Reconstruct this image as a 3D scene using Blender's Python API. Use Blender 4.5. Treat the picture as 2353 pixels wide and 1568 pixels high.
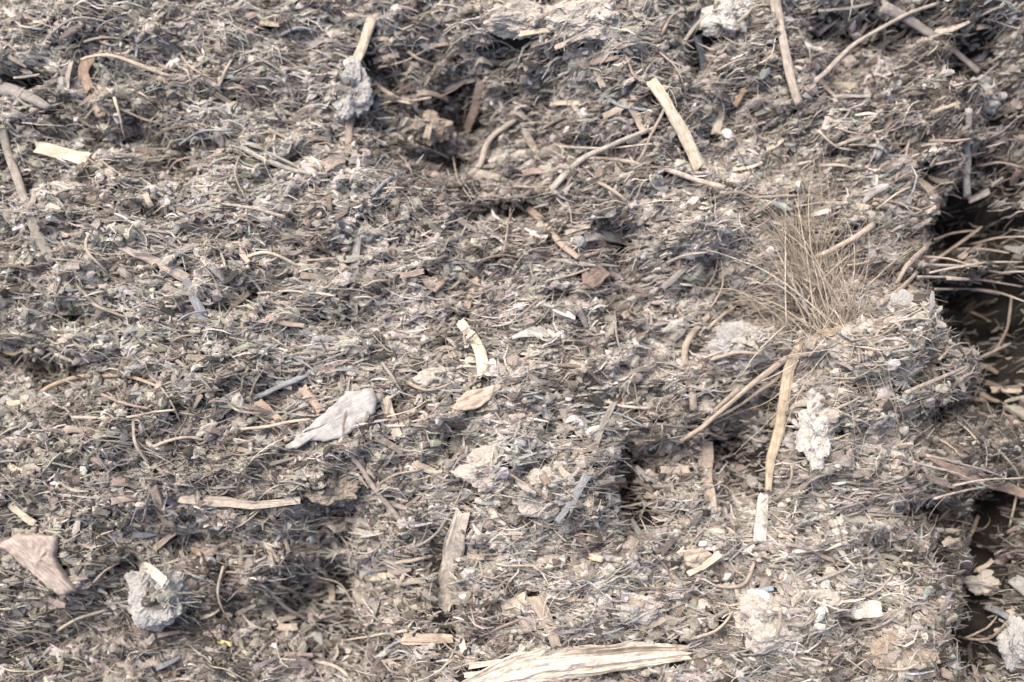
import bpy, math, random
import numpy as np
from mathutils import Vector, Matrix, noise as mn

for o in list(bpy.data.objects): bpy.data.objects.remove(o)
scene = bpy.context.scene
COL = scene.collection
random.seed(7); RNG = np.random.default_rng(11)

# ------------------------------------------------------------------ camera
FW, FH = 2353.0, 1568.0                     # units in which positions on the pile are listed
cam_d = bpy.data.cameras.new('camera'); cam = bpy.data.objects.new('camera', cam_d); COL.objects.link(cam)
CAM = Vector((0.0, -0.065, 0.71)); AIM = Vector((0.0, 0.004, 0.0))
cam.location = CAM
cam.rotation_euler = (AIM - CAM).to_track_quat('-Z', 'Y').to_euler()
cam_d.sensor_width = 36; cam_d.lens = 31.5
cam_d.clip_start = 0.01; cam_d.clip_end = 200
cam_d.dof.use_dof = True; cam_d.dof.focus_distance = 0.665; cam_d.dof.aperture_fstop = 2.4
scene.camera = cam
RM = cam.rotation_euler.to_matrix()

# ------------------------------------------------------------------ sky and sun
SUN_EL, SUN_AZ = math.radians(54), math.radians(-38)     # azimuth from +Y (top of the picture), negative = left
w = bpy.data.worlds.new('World'); scene.world = w; w.use_nodes = True
nt = w.node_tree; bg = nt.nodes['Background']
sky = nt.nodes.new('ShaderNodeTexSky'); sky.sky_type = 'NISHITA'; sky.sun_disc = False
sky.sun_elevation = SUN_EL; sky.sun_rotation = SUN_AZ; sky.air_density = 1.0; sky.dust_density = 8.0; sky.ozone_density = 0.2
nt.links.new(sky.outputs[0], bg.inputs[0]); bg.inputs[1].default_value = 0.14
sd = bpy.data.lights.new('sun', 'SUN'); sd.energy = 1.0; sd.angle = math.radians(26); sd.color = (1.0, 0.965, 0.92)
sun = bpy.data.objects.new('sun', sd); COL.objects.link(sun)
sdir = Vector((math.sin(SUN_AZ)*math.cos(SUN_EL), math.cos(SUN_AZ)*math.cos(SUN_EL), math.sin(SUN_EL)))
sun.rotation_euler = sdir.to_track_quat('Z', 'Y').to_euler(); sun.location = sdir*3
scene.view_settings.view_transform = 'Standard'; scene.view_settings.look = 'None'
scene.view_settings.exposure = 0.93; scene.view_settings.gamma = 1.0
scene.cycles.max_bounces = 5; scene.cycles.diffuse_bounces = 3

# ------------------------------------------------------------------ relief of the pile
def vnoise(x, y, seed):
    xi = np.floor(x).astype(np.int64); yi = np.floor(y).astype(np.int64)
    xf = x - xi; yf = y - yi
    def hsh(a, b):
        n = (a*374761393 + b*668265263 + seed*1442695041) & 0xffffffff
        n = ((n ^ (n >> 13))*1274126177) & 0xffffffff
        n = ((n ^ (n >> 16))*2246822519) & 0xffffffff
        return ((n ^ (n >> 15)) & 0xffff)/65535.0*2 - 1
    u = xf*xf*(3 - 2*xf); v = yf*yf*(3 - 2*yf)
    return (hsh(xi, yi)*(1-u) + hsh(xi+1, yi)*u)*(1-v) + (hsh(xi, yi+1)*(1-u) + hsh(xi+1, yi+1)*u)*v

S = 0.8/FW                                   # metres per listed unit
def flat(u, v):
    """point of the mean plane under a listed position"""
    d = RM @ Vector(((u/FW - .5)*36/cam_d.lens, -(v - FH/2)/FW*36/cam_d.lens, -1))
    t = -CAM.z/d.z
    return CAM.x + d.x*t, CAM.y + d.y*t
# hollows: (u, v, radius u, radius v, depth m)
PITS = [(2270,120,62,60,.06),(2185,500,26,26,.035),(2262,470,60,42,.08),(2225,560,45,30,.05),(2335,520,60,60,.09),(2262,735,80,60,.115),(2175,700,30,40,.05),(2370,660,60,50,.10),(2300,830,36,32,.06),(2380,800,50,60,.08),
        (2340,600,50,22,.05),(2375,900,40,40,.06),(2345,1180,50,50,.08),(2322,1275,40,44,.08),(2268,1345,30,34,.05),(2235,1440,34,60,.08),(2262,1530,30,44,.07),(2130,1180,50,30,.035),(2040,1290,45,30,.03),
        (2220,1200,40,24,.035),(2170,1290,30,26,.03),(2100,860,26,26,.03),(2205,960,34,20,.035),(2150,420,34,22,.03),(470,1430,400,200,.042),(1080,260,240,170,.030),
        (2330,250,70,60,.04),(2340,380,80,50,.05),(2300,960,60,50,.04),(1460,1090,45,65,.055),(1480,1180,60,40,.04),(1690,1050,40,70,.05),
        (1412,560,40,28,.022),(1425,600,20,35,.03),(1600,110,22,55,.04),(1155,120,50,40,.03),(1060,215,60,40,.035),(1050,340,60,60,.03),(900,170,50,25,.02),
        (1180,490,60,22,.03),(160,720,45,28,.03),(60,195,60,14,.02),(740,1210,60,55,.03),(700,1370,80,60,.035),(770,1500,60,60,.04),
        (40,840,60,35,.03),(130,880,60,22,.025),(270,330,60,40,.02),(370,370,60,50,.025),(690,365,40,14,.02),(260,1330,22,45,.03),(1030,1370,14,80,.03),(1010,1290,16,60,.02),
        (1040,1030,45,22,.025),(1230,1080,40,18,.02),(2000,60,120,40,.03),(2110,330,60,30,.02),(1700,260,25,30,.02),(1640,330,30,40,.02),(1960,150,40,40,.02),
        (500,540,70,25,.015),(560,700,60,22,.015),(380,490,40,18,.02),(1500,770,60,25,.018),(1320,700,60,20,.018),(1760,930,40,40,.025),(1590,950,30,40,.02),
        (1720,700,80,50,.02),(2160,1010,60,40,.02),(1860,1300,50,30,.015),(470,1260,60,25,.015),(560,1430,140,60,.02),(150,1500,160,50,.014),(300,880,60,18,.015),
        (1340,340,40,25,.02),(1180,180,40,20,.015),(870,330,30,40,.012),(1690,1180,25,40,.02),(2290,1380,35,70,.05)]
# raised lumps: (u, v, ru, rv, h)
BUMPS = [(1260,90,170,80,.03),(1440,190,120,90,.012),(560,560,260,160,.012),(1980,800,110,90,.016),(1800,1420,130,90,.02),(1280,1120,110,90,.018),(2100,300,120,60,.012),
         (700,240,120,90,.01),(1900,1010,100,90,.02),(380,1380,90,70,.02),(1000,900,240,130,.012),(120,1290,100,60,.012),(1500,1300,200,100,.01),(300,100,250,70,.012),
         (220,700,120,60,.01),(1600,540,80,60,.014),(2080,1420,90,80,.012),(2250,260,60,40,.012),(450,900,200,70,.008)]
def field(x, y, L, off=False):
    z = np.zeros_like(x)
    x, y = x + .010*vnoise(x*26, y*26, 61) + .006*vnoise(x*75, y*75, 63), y + .010*vnoise(x*26+9, y*26, 62) + .006*vnoise(x*75+4, y*75, 64)
    for (u, v, ru, rv, d) in L:
        cx, cy = flat(u, v)
        q = ((x-cx)/(ru*S))**2 + ((y-cy)/(rv*S))**2
        z += d*np.exp(-(q**1.3)*.55)
    return z
def h(x, y):
    x = np.asarray(x, float); y = np.asarray(y, float)
    xs, ys = x*.8, y
    rx, ry = xs*.8 + ys*.6, ys*.8 - xs*.6
    z = .014*vnoise(xs*9+3, ys*9, 1) + .010*vnoise(rx*21, ry*21+7, 2) + .0080*vnoise(xs*43, ys*56, 3) + .0055*vnoise(rx*95, ry*120, 4) + .0028*vnoise(xs*210, ys*330, 5)
    z += field(x, y, BUMPS) - field(x, y, PITS)*1.1
    xe = x + .035*vnoise(y*11, y*0+3, 8) + .015*vnoise(y*34, y*0+5, 9)
    z += .007*(.5-np.abs(vnoise(rx*70, ry*70, 12))) - .012*np.clip((xe - .27)/.15, 0, 1) + np.clip(x-.50, 0, 3)*.4   # the pile falls away on the right
    z -= np.clip(np.abs(x+.0)-1.0, 0, 5)*.1
    return z
CLODS = []                                   # filled below: (x, y, rx, ry, height)
def hs(x, y):
    z = h(x, y)
    for (cx, cy, rx, ry, H) in CLODS:
        q = ((x-cx)/rx)**2 + ((y-cy)/ry)**2
        z = np.where(q < 1, z + .004 + H*np.sqrt(np.clip(1-q, 0, 1))*.9, z)
    return z
def ground(u, v, fn=None):
    fn = fn or h
    d = RM @ Vector(((u/FW - .5)*36/cam_d.lens, -(v - FH/2)/FW*36/cam_d.lens, -1))
    z = 0.0
    for _ in range(7):
        t = (z - CAM.z)/d.z
        x, y = CAM.x + d.x*t, CAM.y + d.y*t
        z = .5*z + .5*float(fn(np.array([x]), np.array([y]))[0])
    return Vector((x, y, z))

# ------------------------------------------------------------------ materials
def new_mat(name):
    m = bpy.data.materials.new(name); m.use_nodes = True
    return m, m.node_tree, m.node_tree.nodes['Principled BSDF']
def N(nt, t, **kw):
    n = nt.nodes.new(t)
    for k, v in kw.items(): setattr(n, k, v)
    return n
_wood = {}
def wood(col, along=70, across=900, contrast=.45, rough=.8, key='w'):
    g_ = sum(col)/3; col = tuple(c_*.72 + g_*.28 for c_ in col)
    k = (tuple(col), along, across, contrast)
    if k in _wood: return _wood[k]
    m, nt, b = new_mat('grain'); L = nt.links.new
    tc = N(nt, 'ShaderNodeTexCoord'); mp = N(nt, 'ShaderNodeMapping'); mp.inputs['Scale'].default_value = (along, across, across)
    L(tc.outputs['Object'], mp.inputs[0])
    n1 = N(nt, 'ShaderNodeTexNoise'); n1.inputs['Scale'].default_value = 1; n1.inputs['Detail'].default_value = 5; n1.inputs['Roughness'].default_value = .65
    L(mp.outputs[0], n1.inputs['Vector'])
    n2 = N(nt, 'ShaderNodeTexNoise'); n2.inputs['Scale'].default_value = 160; n2.inputs['Detail'].default_value = 4
    L(tc.outputs['Object'], n2.inputs['Vector'])
    r = N(nt, 'ShaderNodeValToRGB'); e = r.color_ramp.elements
    e[0].position = .3; e[1].position = .72
    c = np.array(col)
    e[0].color = tuple(np.clip(c*(1-contrast), 0, 1)) + (1,)
    e[1].color = tuple(c*min(1+contrast*.35, .84/c.max())) + (1,)
    L(n1.outputs[0], r.inputs[0])
    mx = N(nt, 'ShaderNodeMix', data_type='RGBA', blend_type='MULTIPLY')
    r2 = N(nt, 'ShaderNodeValToRGB'); e = r2.color_ramp.elements
    e[0].position = .36; e[0].color = (.44, .42, .40, 1); e[1].position = .62; e[1].color = (1, 1, 1, 1)
    L(n2.outputs[0], r2.inputs[0])
    mx.inputs[0].default_value = .5
    L(r.outputs[0], mx.inputs[6]); L(r2.outputs[0], mx.inputs[7]); L(mx.outputs[2], b.inputs['Base Color'])
    bp = N(nt, 'ShaderNodeBump'); bp.inputs['Strength'].default_value = .55; bp.inputs['Distance'].default_value = .0012
    L(n1.outputs[0], bp.inputs['Height']); L(bp.outputs[0], b.inputs['Normal'])
    b.inputs['Roughness'].default_value = rough
    _wood[k] = m
    return m
def litter_mat(name, rough=.8, bump=.4):
    m, nt, b = new_mat(name); L = nt.links.new
    at = N(nt, 'ShaderNodeAttribute'); at.attribute_name = 'tint'
    ge = N(nt, 'ShaderNodeNewGeometry')
    n = N(nt, 'ShaderNodeTexNoise'); n.inputs['Scale'].default_value = 900; n.inputs['Detail'].default_value = 3
    L(ge.outputs['Position'], n.inputs['Vector'])
    r = N(nt, 'ShaderNodeValToRGB'); e = r.color_ramp.elements
    e[0].position = .3; e[0].color = (.6, .58, .55, 1); e[1].position = .65; e[1].color = (1, 1, 1, 1)
    L(n.outputs[0], r.inputs[0])
    mx = N(nt, 'ShaderNodeMix', data_type='RGBA', blend_type='MULTIPLY'); mx.inputs[0].default_value = 1
    L(at.outputs['Color'], mx.inputs[6]); L(r.outputs[0], mx.inputs[7]); L(mx.outputs[2], b.inputs['Base Color'])
    bp = N(nt, 'ShaderNodeBump'); bp.inputs['Strength'].default_value = bump; bp.inputs['Distance'].default_value = .001
    L(n.outputs[0], bp.inputs['Height']); L(bp.outputs[0], b.inputs['Normal'])
    b.inputs['Roughness'].default_value = rough
    return m
def soil_mat(name, dark, light, s1=60, s2=700, bump=.9):
    m, nt, b = new_mat(name); L = nt.links.new
    ge = N(nt, 'ShaderNodeNewGeometry')
    n1 = N(nt, 'ShaderNodeTexNoise'); n1.inputs['Scale'].default_value = s1; n1.inputs['Detail'].default_value = 8; n1.inputs['Roughness'].default_value = .75
    n2 = N(nt, 'ShaderNodeTexNoise'); n2.inputs['Scale'].default_value = s2; n2.inputs['Detail'].default_value = 4
    v = N(nt, 'ShaderNodeTexVoronoi'); v.inputs['Scale'].default_value = s2*.5
    for n in (n1, n2, v): L(ge.outputs['Position'], n.inputs['Vector'])
    r = N(nt, 'ShaderNodeValToRGB'); e = r.color_ramp.elements
    e[0].position = .35; e[0].color = tuple(dark) + (1,); e[1].position = .68; e[1].color = tuple(light) + (1,)
    ad = N(nt, 'ShaderNodeMath', operation='MULTIPLY_ADD'); ad.inputs[1].default_value = .5
    ml = N(nt, 'ShaderNodeMath', operation='MULTIPLY'); ml.inputs[1].default_value = .5
    L(n1.outputs[0], ml.inputs[0]); L(n2.outputs[0], ad.inputs[0]); L(ml.outputs[0], ad.inputs[2])
    L(ad.outputs[0], r.inputs[0]); L(r.outputs[0], b.inputs['Base Color'])
    ad2 = N(nt, 'ShaderNodeMath', operation='ADD'); L(n2.outputs[0], ad2.inputs[0]); L(v.outputs[0], ad2.inputs[1])
    bp = N(nt, 'ShaderNodeBump'); bp.inputs['Strength'].default_value = bump; bp.inputs['Distance'].default_value = .002
    L(ad2.outputs[0], bp.inputs['Height']); L(bp.outputs[0], b.inputs['Normal'])
    b.inputs['Roughness'].default_value = .9
    return m

# ------------------------------------------------------------------ mesh helpers
def mesh_np(name, V, quads, tris, mat, tint=None, smooth=False, parent=None):
    me = bpy.data.meshes.new(name)
    V = np.asarray(V, np.float32); nq = 0 if quads is None else len(quads); ntr = 0 if tris is None else len(tris)
    me.vertices.add(len(V)); me.vertices.foreach_set('co', V.ravel())
    loops = np.concatenate(([np.asarray(quads, np.int32).ravel()] if nq else []) + ([np.asarray(tris, np.int32).ravel()] if ntr else []))
    me.loops.add(len(loops)); me.loops.foreach_set('vertex_index', loops)
    starts = np.concatenate((np.arange(nq)*4, nq*4 + np.arange(ntr)*3)).astype(np.int32)
    me.polygons.add(nq+ntr); me.polygons.foreach_set('loop_start', starts)
    me.polygons.foreach_set('use_smooth', np.full(nq+ntr, smooth))
    if tint is not None:
        a = me.attributes.new('tint', 'FLOAT_COLOR', 'POINT')
        t4 = np.ones((len(V), 4), np.float32); t4[:, :3] = tint; a.data.foreach_set('color', t4.ravel())
    me.update(calc_edges=True); me.validate()
    me.materials.append(mat)
    o = bpy.data.objects.new(name, me); COL.objects.link(o)
    if parent: o.parent = parent
    return o
def tag(o, label=None, cat=None, group=None, kind=None):
    for k, v in (('label', label), ('category', cat), ('group', group), ('kind', kind)):
        if v: o[k] = v
    return o

TAKEN = []                                   # (x0,y0,x1,y1,halfwidth) of the bigger pieces, so litter does not bury them

def loft(pts, wid, thick, M, power=2.0, groove=.1, jag=.5, seed=0, sag=0.0, flatn=1.0):
    """closed body swept along pts; section = superellipse wid x thick with lengthwise grooves and splintered ends"""
    R = np.random.default_rng(seed)
    K = len(pts); P = np.array([tuple(p) for p in pts])
    T = np.gradient(P, axis=0); T /= np.linalg.norm(T, axis=1)[:, None] + 1e-12
    side = np.cross(T, np.array([0, 0, 1.0])); side /= np.linalg.norm(side, axis=1)[:, None] + 1e-12
    up = np.cross(side, T)
    ph = np.arange(M)/M*2*np.pi
    c, s = np.cos(ph), np.sin(ph)
    sc, ss = np.sign(c)*np.abs(c)**(2/power), np.sign(s)*np.abs(s)**(2/power)
    g = 1 + groove*R.uniform(-1, 1, M)
    V = []
    ends = R.uniform(-1, 1, (2, M))*jag
    twist = np.cumsum(R.normal(0, .03, K))
    gg = np.cumsum(R.normal(0, groove*.25, (K, M)), axis=0); gg -= gg.mean(0)
    gg = np.clip(gg, -groove*1.2, groove*1.2)
    for k in range(K):
        r = g + gg[k]
        a = sc*wid[k]/2*(1 + .25*(r-1)*flatn); b_ = ss*thick[k]/2*r
        ring = P[k] + side[k]*a[:, None] + up[k]*(b_ + twist[k]*a)[:, None]
        for e, kk in ((0, 0), (1, K-1)):
            if k == kk: ring = ring + T[k]*(ends[e]*wid[k])[:, None]*.5
        V.append(ring)
    V = np.concatenate(V)
    q = [(k*M+i, k*M+(i+1) % M, (k+1)*M+(i+1) % M, (k+1)*M+i) for k in range(K-1) for i in range(M)]
    n0 = len(V); V = np.vstack([V, P[0], P[-1]])
    t = [(n0, (i+1) % M, i) for i in range(M)] + [(n0+1, (K-1)*M+i, (K-1)*M+(i+1) % M) for i in range(M)]
    return V, q, t

def smooth_line(pts, K):
    P = np.array([tuple(p) for p in pts], float)
    if len(P) == 2: P = np.array([P[0], (P[0]+P[1])/2, P[1]])
    d = np.r_[0, np.cumsum(np.linalg.norm(np.diff(P, axis=0), axis=1))]; d /= d[-1]
    t = np.linspace(0, 1, K)
    lin = np.stack([np.interp(t, d, P[:, i]) for i in range(P.shape[1])], 1)
    for _ in range(max(1, K//6)):
        lin[1:-1] = .5*lin[1:-1] + .25*(lin[:-2] + lin[2:])
    return lin
def localise(V, C, yaw):
    c, s = math.cos(-yaw), math.sin(-yaw); W = V - np.array(tuple(C))
    return np.stack([W[:, 0]*c - W[:, 1]*s, W[:, 0]*s + W[:, 1]*c, W[:, 2]], 1)

def strip(name, line, w0, col, label=None, cat=None, w1=None, thick=.35, M=14, power=4, groove=.25, jag=.5, conform=.15, lift=.004,
          K=None, profile=None, parent=None, tilt=0.0, arch=0.0, group=None, contrast=.45, seed=None, wob=.014, take=True):
    """a piece lying along a line of listed positions; w0/w1 widths there, thick = share of the width"""
    seed = seed if seed is not None else abs(hash((round(line[0][0]), round(line[0][1]), round(line[-1][0])))) % 99991
    R = np.random.default_rng(seed)
    w1 = w0 if w1 is None else w1
    lp = smooth_line(line, 9)
    G = np.array([tuple(ground(u, v, hs)) for u, v in lp])
    ss = np.r_[0, np.cumsum(np.linalg.norm(np.diff(G[:, :2], axis=0), axis=1))]; Ltot = ss[-1]
    A = np.stack([np.ones(9), ss], 1); co = np.linalg.lstsq(A, G[:, 2], rcond=None)[0]
    lin = A @ co
    res = G[:, 2] - lin; lin = lin + max(0, np.percentile(res, 75))*.6
    G[:, 2] = conform*G[:, 2] + (1-conform)*lin
    if conform < .4:
        for i_, (u, v) in enumerate(lp):
            d = RM @ Vector(((u/FW - .5)*36/cam_d.lens, -(v - FH/2)/FW*36/cam_d.lens, -1)); t_ = (G[i_, 2] + lift - CAM.z)/d.z
            G[i_, 0] = CAM.x + d.x*t_; G[i_, 1] = CAM.y + d.y*t_
    K = K or int(np.clip(Ltot/.004, 8, 40))
    C = smooth_line(G, K); t = np.linspace(0, 1, K)
    wid = (w0 + (w1-w0)*t)*S
    if profile is not None: wid = wid*np.interp(t, np.linspace(0, 1, len(profile)), profile)
    wid = wid*(1 + .12*np.interp(t, np.linspace(0, 1, 7), R.uniform(-1, 1, 7)))
    th = wid*thick
    C[:, 2] += lift*.75 + th.max()/2 + arch*4*t*(1-t) + tilt*(t-.5)*Ltot
    nv = np.array([-(C[-1]-C[0])[1], (C[-1]-C[0])[0]]); nv = nv/(np.linalg.norm(nv)+1e-9)
    wb = np.interp(t, np.linspace(0, 1, 6), R.uniform(-1, 1, 6))*wob*Ltot
    C[:, :2] += nv*wb[:, None]*(.5 if conform < .1 else 1)
    V, q, tr = loft(C, wid, th, M, power, groove, jag, seed)
    if parent is None:
        base = C.mean(0); base[2] = C[:, 2].min() - th.max()/2
        yaw = math.atan2(C[-1][1]-C[0][1], C[-1][0]-C[0][0])
        o = mesh_np(name, localise(V, base, yaw), q, tr, wood(col, contrast=contrast), smooth=(power < 3))
        o.location = base; o.rotation_euler = (0, 0, yaw)
    else:
        yaw = parent.rotation_euler[2]
        o = mesh_np(name, localise(V, np.array(parent.location), yaw), q, tr, wood(col, contrast=contrast), smooth=(power < 3), parent=parent)
    if label: tag(o, label, cat, group)
    if take:
        for a, b_ in zip(G[:-1], G[1:]): TAKEN.append((a[0], a[1], b_[0], b_[1], max(w0, w1)*S*.5))
    return o

def flake(name, poly, col, label, cat, th=.004, lift=.004, rough=.0012, contrast=.45, rise=.0, yaw=None, tilt=(0, 0)):
    """a slab with an outline of listed positions, its own thickness, broken edges and a rough face"""
    seed = int(poly[0][0]*7 + poly[0][1]); R = np.random.default_rng(seed)
    P = []
    n = len(poly)
    for i in range(n):
        a, b_ = poly[i], poly[(i+1) % n]; k = max(2, int(math.dist(a, b_)/9))
        for j in range(k):
            f = j/k; P.append((a[0]+(b_[0]-a[0])*f, a[1]+(b_[1]-a[1])*f))
    cu = sum(p[0] for p in P)/len(P); cv = sum(p[1] for p in P)/len(P)
    base = ground(cu, cv, hs)
    g = [ground(u, v, hs) for u, v in poly]
    A = np.array([[1, p.x-base.x, p.y-base.y] for p in g]); co = np.linalg.lstsq(A, np.array([p.z for p in g]), rcond=None)[0]
    W = []
    for (u, v) in P:
        d = RM @ Vector(((u/FW - .5)*36/cam_d.lens, -(v - FH/2)/FW*36/cam_d.lens, -1)); z = base.z + lift
        for _ in range(4):
            t_ = (z - CAM.z)/d.z; x, y = CAM.x + d.x*t_, CAM.y + d.y*t_
            z = co[0] + (x-base.x)*co[1]*.4 + (y-base.y)*co[2]*.4 + lift
        W.append((x + R.normal(0, .0005), y + R.normal(0, .0005)))
    W = np.array(W); c = W.mean(0); M = len(W)
    d = W - c; u_, s_, vt = np.linalg.svd(d, full_matrices=False)
    yw = math.atan2(vt[0][1], vt[0][0]) if yaw is None else yaw
    rings = [(.001, 1), (.2, 1), (.4, 1), (.6, 1), (.78, 1), (.92, .9), (1.0, .45), (1.0, -.45), (.9, -1), (.5, -1), (.001, -1)]
    V = []
    for (r, k) in rings:
        X = c + d*r
        zz = co[0] + (X[:, 0]-base.x)*(co[1]*.4+tilt[0]) + (X[:, 1]-base.y)*(co[2]*.4+tilt[1]) + lift + th/2
        ca, sa = math.cos(yw), math.sin(yw)
        q = (X[:, 1]-c[1])*ca - (X[:, 0]-c[0])*sa; p_ = (X[:, 0]-c[0])*ca + (X[:, 1]-c[1])*sa
        rel = rough*(vnoise(p_*90, q*700, 31) + .7*vnoise(p_*200, q*260, 32)) + rise*(1-r*r)
        V.append(np.stack([X[:, 0], X[:, 1], zz + k*th/2 + (rel if k > 0 else -rel*.3)], 1))
    V = np.concatenate(V)
    q = [(k*M+i, (k+1)*M+i, (k+1)*M+(i+1) % M, k*M+(i+1) % M) for k in range(len(rings)-1) for i in range(M)]
    b0 = np.array([c[0], c[1], V[:, 2].min()])
    o = mesh_np(name, localise(V, b0, yw), q, None, wood(col, contrast=contrast), smooth=True)
    o.location = b0; o.rotation_euler = (0, 0, yw)
    tag(o, label, cat)
    for i in range(0, M, 2): TAKEN.append((c[0], c[1], c[0]+d[i][0]*.75, c[1]+d[i][1]*.75, .004))
    return o

# ------------------------------------------------------------------ colours (linear base colours)
CREAM = (.72, .62, .44); PALE = (.60, .51, .38); TAN = (.44, .35, .27); PINK = (.40, .30, .25); GREYB = (.36, .32, .29)
GREY = (.36, .36, .36); WHITE = (.74, .72, .66); BROWN = (.24, .18, .14); ORANGE = (.50, .27, .13); BLUE = (.20, .27, .34); OLIVE = (.33, .31, .22)

# ------------------------------------------------------------------ earth clods
clod_mat = {'pale': soil_mat('dry_crust', (.30, .275, .25), (.50, .465, .425), bump=.45), 'grey': soil_mat('grey_crust', (.22, .22, .215), (.44, .435, .43), bump=.45),
            'white': soil_mat('white_crust', (.33, .32, .30), (.54, .52, .49), bump=.35), 'brown': soil_mat('brown_crust', (.16, .13, .10), (.42, .35, .29), bump=.45)}
def clod(u, v, ru, rv, H, kind, label):
    p = ground(u, v); rx, ry = ru*S, rv*S; H *= .75; p.z += .004 + (.003 if v > 1300 and kind == 'grey' else .007 if v < 130 or kind == 'white' or (kind == 'grey' and (v > 1300 or v == 215) and u < 900) else 0)
    import bmesh
    bm = bmesh.new(); bmesh.ops.create_icosphere(bm, subdivisions=5, radius=1)
    sd_ = Vector((u*.013, v*.017, 3))
    for vt in bm.verts:
        n = vt.co.normalized()
        f = 1 + .55*mn.noise(n*1.3 + sd_) + .26*mn.noise(n*3.3 + sd_) + .10*mn.noise(n*9 + sd_) + .07*mn.noise(n*20 + sd_) + .04*mn.noise(n*42+sd_)
        vt.co = Vector((n.x*f*rx, n.y*f*ry, n.z*f*H*.95))
    me = bpy.data.meshes.new('earth_clod'); bm.to_mesh(me); bm.free()
    me.materials.append(clod_mat[kind])
    o = bpy.data.objects.new('earth_clod', me); COL.objects.link(o); o.location = p
    tag(o, label, 'clod')
    return (p.x, p.y, rx, ry, H)
cl = [
 (1665,55,52,50,.020,'white','round whitish clod near the top edge, beside a slate blue sliver'),
 (815,215,42,62,.016,'grey','grey oval clod below the cream stick near the top'),
 (1195,60,80,38,.017,'pale','pale crumbly clod at the top with a cream bit on it'),
 (1340,65,75,45,.020,'pale','large pale crumbly clod at the top centre, right of a similar clod'),
 (1990,800,70,60,.022,'pale','big pale clod just right of the dry grass crown'),
 (1868,985,38,66,.018,'white','whitish upright clod right of the long pale stem'),
 (1610,545,52,44,.012,'grey','grey flattish clod left of the grass fan, under fine straw'),
 (1800,1420,95,66,.020,'pale','broad pale clod low on the right, left of the white chip'),
 (1265,1130,66,52,.016,'pale','pale clod right of the upright tan stick'),
 (665,432,34,24,.010,'grey','small bluish grey clod under the forked grey twig'),
 (388,440,30,18,.008,'pale','small pale clod right of the cream chip at left'),
 (365,1362,72,66,.020,'grey','grey lumpy clod low on the left carrying a pale chip'),
 (2080,730,60,50,.016,'grey','grey clod above right of the pale clod by the grass crown'),
 (1700,800,70,50,.012,'grey','dark bluish grey clod enclosed by the curved root'),
 (220,790,60,34,.010,'pale','dull pale clod on the left above the brown straw arc'),
 (250,240,40,34,.010,'brown','dull olive brown clod below the straw arc at upper left'),
 (990,300,44,40,.012,'brown','brown clod in a hollow left of the curled root'),
 (1130,1080,60,40,.014,'pale','pale clod directly above the upright tan stick'),
 (2260,1340,48,26,.014,'pale','light clod at the edge of the dark gap, lower right'),
 (2240,225,60,40,.014,'grey','grey clod in the dark upper right corner'),
 (1010,875,50,26,.010,'pale','flattish pale clod above left of the pinkish wedge'),
 (1190,1015,44,24,.010,'grey','small light clod below the pinkish wedge'),
 (1490,985,56,30,.012,'brown','brown clod above the black hollow in the middle'),
 (760,1120,60,30,.008,'brown','low brown clod below the grey bark flake'),
 (510,290,60,50,.010,'pale','weathered pale clod above the forked grey twig'),
 (150,450,60,24,.008,'pale','low pale clod below the cream chip at left'),
 (1600,1420,60,40,.010,'brown','low brown clod above the big split chunk'),
 (1460,1395,50,26,.008,'pale','low pale clod between the big split chunk and the black hollow'),
 (2080,1500,70,44,.014,'brown','brown clod by the bottom edge left of the dark gap'),
 (2335,1480,40,50,.016,'grey','grey clod in the bottom right corner beyond the dark gap'),
]
CL2 = [clod(*c) for c in cl]
CLODS.extend(CL2)

# ------------------------------------------------------------------ the pieces one can point at
LM = []                                       # landmarks for telling small pieces apart: (u, v, phrase)
def lm(u, v, s): LM.append((u, v, s))
CHIP, TWIG, BARK, STRAW = 'wood chip', 'twig', 'bark piece', 'straw'
strip('wood_chip', [(82,340),(140,350),(198,366)], 26, CREAM, 'cream rectangular wood chip lying by itself near the left edge', CHIP, w1=34, thick=.22, lift=.009, M=20, power=6); lm(140,350,'the cream chip at left')
strip('wood_chip', [(860,32),(838,90),(814,162)], 28, PALE, 'pale yellowish upright stick above the grey oval clod', CHIP, w1=20, thick=.4, lift=.007); lm(838,90,'the stick at top')
strip('wood_chip', [(1500,182),(1545,250),(1572,310),(1612,382)], 26, CREAM, 'long cream slat leaning right in the upper middle', CHIP, w1=30, thick=.35, lift=.017, M=20); lm(1560,280,'the long cream slat')
strip('wood_chip', [(1612,384),(1665,392),(1712,388),(1752,373)], 14, CREAM, 'thin cream curved sliver at the foot of the long slat', CHIP, w1=7, thick=.5, lift=.010)
strip('wood_chip', [(1648,258),(1645,308)], 30, PALE, 'short stubby tan chip right of the long cream slat', CHIP, w1=22, thick=.4, lift=.006)
strip('wood_chip', [(1778,464),(1822,480)], 16, (.55,.66,.58), 'small pale mint green fragment above the grass fan', 'fragment', w1=10, thick=.3, lift=.014, profile=[.4,1,1,.4])
strip('wood_chip', [(1868,493),(1912,481)], 13, WHITE, 'tiny bright white fragment right of the mint green one', 'fragment', w1=12, thick=.35, lift=.015, profile=[.5,1,1,.6])
strip('wood_chip', [(1915,196),(1972,200)], 24, PALE, 'small pale chip with a rounded end in the upper right', CHIP, w1=20, thick=.4, lift=.007, profile=[.6,1,.8])
strip('wood_chip', [(1056,742),(1086,770),(1104,812),(1112,862)], 24, CREAM, 'cream bent wood chip in the centre', CHIP, w1=30, thick=.3, lift=.009, M=20); lm(1090,800,'the bent cream chip')
flake('wood_chip', [(1038,938),(1072,898),(1138,886),(1136,912),(1100,938),(1050,946)], (.62,.46,.34), 'pinkish wedge shaped wood chip right of the grey flake', CHIP, th=.005, lift=.006); lm(1090,915,'the pinkish wedge')
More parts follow.
